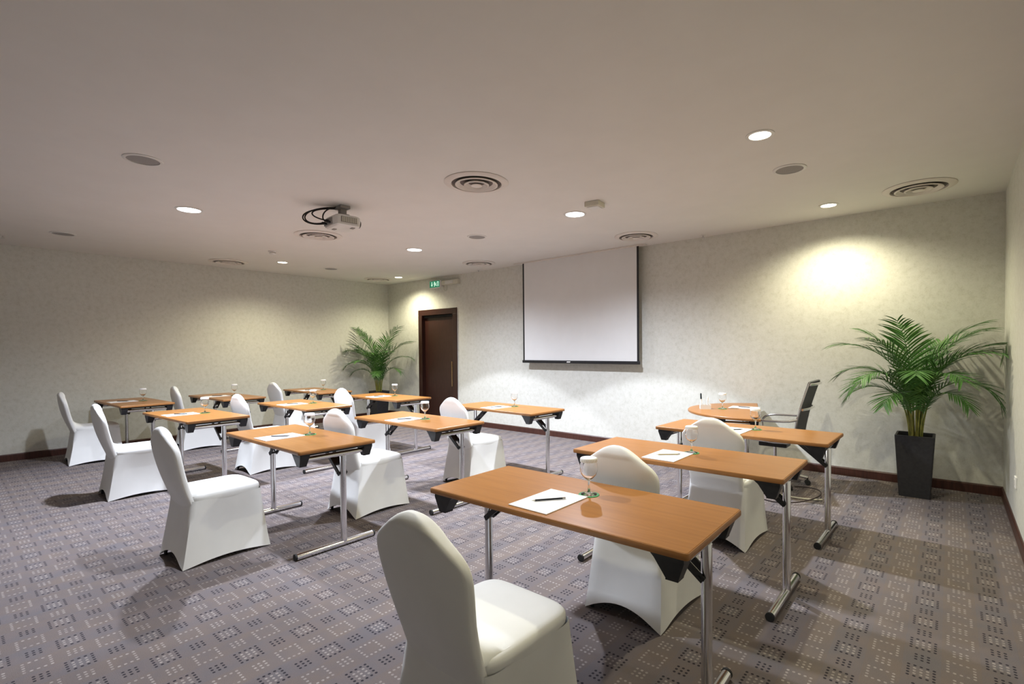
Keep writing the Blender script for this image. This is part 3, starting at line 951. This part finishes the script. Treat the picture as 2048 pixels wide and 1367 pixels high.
# ================================================================ palms
def make_palm(name, x, y, rz, seed, label, fronds, potmat):
    rr = random.Random(seed)
    t = empty(name, (x, y, 0), rz); tag(t, label, 'plant', 'potted palms')
    bm = bmesh.new()
    b, tp, h = .118, .150, .575
    def sq(r, z, c=.012): return [(a, bb, z) for a, bb in rrect(r, r, c, 3)]
    loft(bm, [sq(b, .0005), sq(b, .004), sq(tp, h - .004), sq(tp - .003, h), sq(tp - .017, h), sq(tp - .019, h - .006), sq(tp - .024, h - .055)], True, True, False)
    build('planter', bm, potmat, t)
    bm = bmesh.new()
    g = 9; vs = []
    for i in range(g + 1):
        for j in range(g + 1):
            vs.append(bm.verts.new(((i / g - .5) * 2 * (tp - .025), (j / g - .5) * 2 * (tp - .025), h - .050 + rr.uniform(0, .014))))
    for i in range(g):
        for j in range(g):
            a = i * (g + 1) + j
            bm.faces.new((vs[a], vs[a + g + 1], vs[a + g + 2], vs[a + 1]))
    build('soil', bm, M['soil'], t)
    def CL(v):
        return Vector((max(XL + .02 - x, min(XR - .02 - x, v.x)), min(YF - .025 - y, v.y), v.z))
    for (az, lean, L, droop, base_r) in fronds:
        az = math.radians(az) - rz
        d = Vector((math.cos(az), math.sin(az), 0))
        side = Vector((-d.y, d.x, 0))
        p = d * base_r + Vector((rr.uniform(-.012, .012), rr.uniform(-.012, .012), h - .045))
        ang = math.radians(88)
        pts = [p.copy()]; N = 26
        cane_n = 8
        for i in range(1, N + 1):
            u = i / N
            if u < .28: a2 = math.radians(89 - 7 * (u / .28) * lean / 30)
            else:
                v = (u - .28) / .72
                a2 = math.radians(89 - 7 * lean / 30 - lean * min(1, v * 1.6) - droop * v ** 2.0)
            p = p + (d * math.cos(a2) + Vector((0, 0, math.sin(a2)))) * (L / N)
            p = CL(p)
            pts.append(p.copy())
        bm = bmesh.new(); tube(bm, pts[:cane_n + 1], [.0085 - .0025 * i / cane_n for i in range(cane_n + 1)], 8)
        build('cane', bm, M['stem'], t, 60)
        bm = bmesh.new()
        tube(bm, pts[cane_n:], [.0062 - .0050 * i / (N - cane_n) for i in range(N - cane_n + 1)], 6)
        nl = 27
        for k in range(nl):
            u = .33 + .665 * k / (nl - 1)
            f = u * N; i = min(N - 1, int(f)); q = pts[i].lerp(pts[i + 1], f - i)
            tan = (pts[i + 1] - pts[i]).normalized()
            nrm = side.cross(tan).normalized()
            if nrm.z < 0: nrm = -nrm
            v = (u - .33) / .67
            ll = (.12 + .24 * math.sin(PI * min(1, .10 + .84 * v)) ) * (L / 1.35) * rr.uniform(.88, 1.1)
            fw = .62 + .75 * v
            for s in (-1, 1):
                if rr.random() < .04: continue
                dr = (side * s + tan * fw + nrm * (.34 - .30 * v) + Vector((rr.uniform(-.1, .1), rr.uniform(-.1, .1), rr.uniform(-.12, .08)))).normalized()
                wv = tan.cross(dr).cross(dr).normalized()
                wv = (tan - dr * tan.dot(dr)).normalized()
                wd = .0068 * rr.uniform(.85, 1.15)
                prev = None
                S = 5
                sag = rr.uniform(.10, .22) + .10 * v
                for j in range(S + 1):
                    e = j / S
                    c = q + dr * (ll * e) + Vector((0, 0, -sag * ll * e * e))
                    ww = wd * (math.sin(PI * (0.10 + .86 * e ** .75)) ** .8 if j < S else .05) + .0006
                    cur = (bm.verts.new(CL(c + wv * ww)), bm.verts.new(CL(c - nrm * (ww * .35))), bm.verts.new(CL(c - wv * ww)))
                    if prev:
                        bm.faces.new((prev[0], prev[1], cur[1], cur[0])); bm.faces.new((prev[1], prev[2], cur[2], cur[1]))
                    prev = cur
        build('frond', bm, M['leaf'], t, 60)
    return t
# azimuth, lean, length, droop, base radius
F1 = [(200, 26, 1.30, 62, .030), (176, 34, 1.12, 84, .036), (215, 38, 1.02, 92, .040), (190, 46, .92, 88, .042), (232, 32, 1.06, 84, .040), (250, 10, 1.22, 30, .015), (110, 6, 1.16, 30, .020),
      (272, 24, 1.02, 86, .040), (305, 30, 1.04, 84, .040), (332, 28, 1.22, 64, .035), (352, 34, 1.38, 58, .035), (10, 34, 1.34, 66, .040), (344, 44, 1.06, 104, .042), (24, 18, 1.30, 52, .030),
      (318, 40, .84, 96, .044), (246, 44, .84, 90, .044), (172, 14, 1.22, 42, .020), (2, 14, 1.28, 46, .020), (60, 10, 1.04, 40, .030), (225, 16, 1.18, 52, .025)]
F1 = [(a, b, c * .97, d, e) for a, b, c, d, e in F1]
make_palm('potted_palm', -.255, 5.875, 0, 3, 'tall areca palm in tapered charcoal planter at the right end of the wall', F1, M['pot'])
F2 = [(222, 30, 1.26, 58, .030), (208, 14, 1.44, 30, .020), (236, 36, 1.06, 84, .040), (250, 20, 1.20, 44, .020), (276, 28, 1.00, 70, .040), (310, 22, 1.10, 60, .030), (30, 26, 1.34, 44, .030), (14, 14, 1.46, 34, .020),
      (345, 24, 1.16, 60, .030), (42, 32, 1.14, 70, .040), (60, 10, 1.30, 26, .020), (232, 38, .84, 90, .044), (20, 36, .86, 90, .044), (320, 40, .80, 84, .044), (120, 8, 1.20, 30, .02), (200, 24, 1.16, 52, .03), (265, 10, 1.34, 30, .015)]
make_palm('potted_palm', -9.02, 5.76, 0, 11, 'palm in a charcoal planter in the far left corner beside the door', F2, M['pot'])
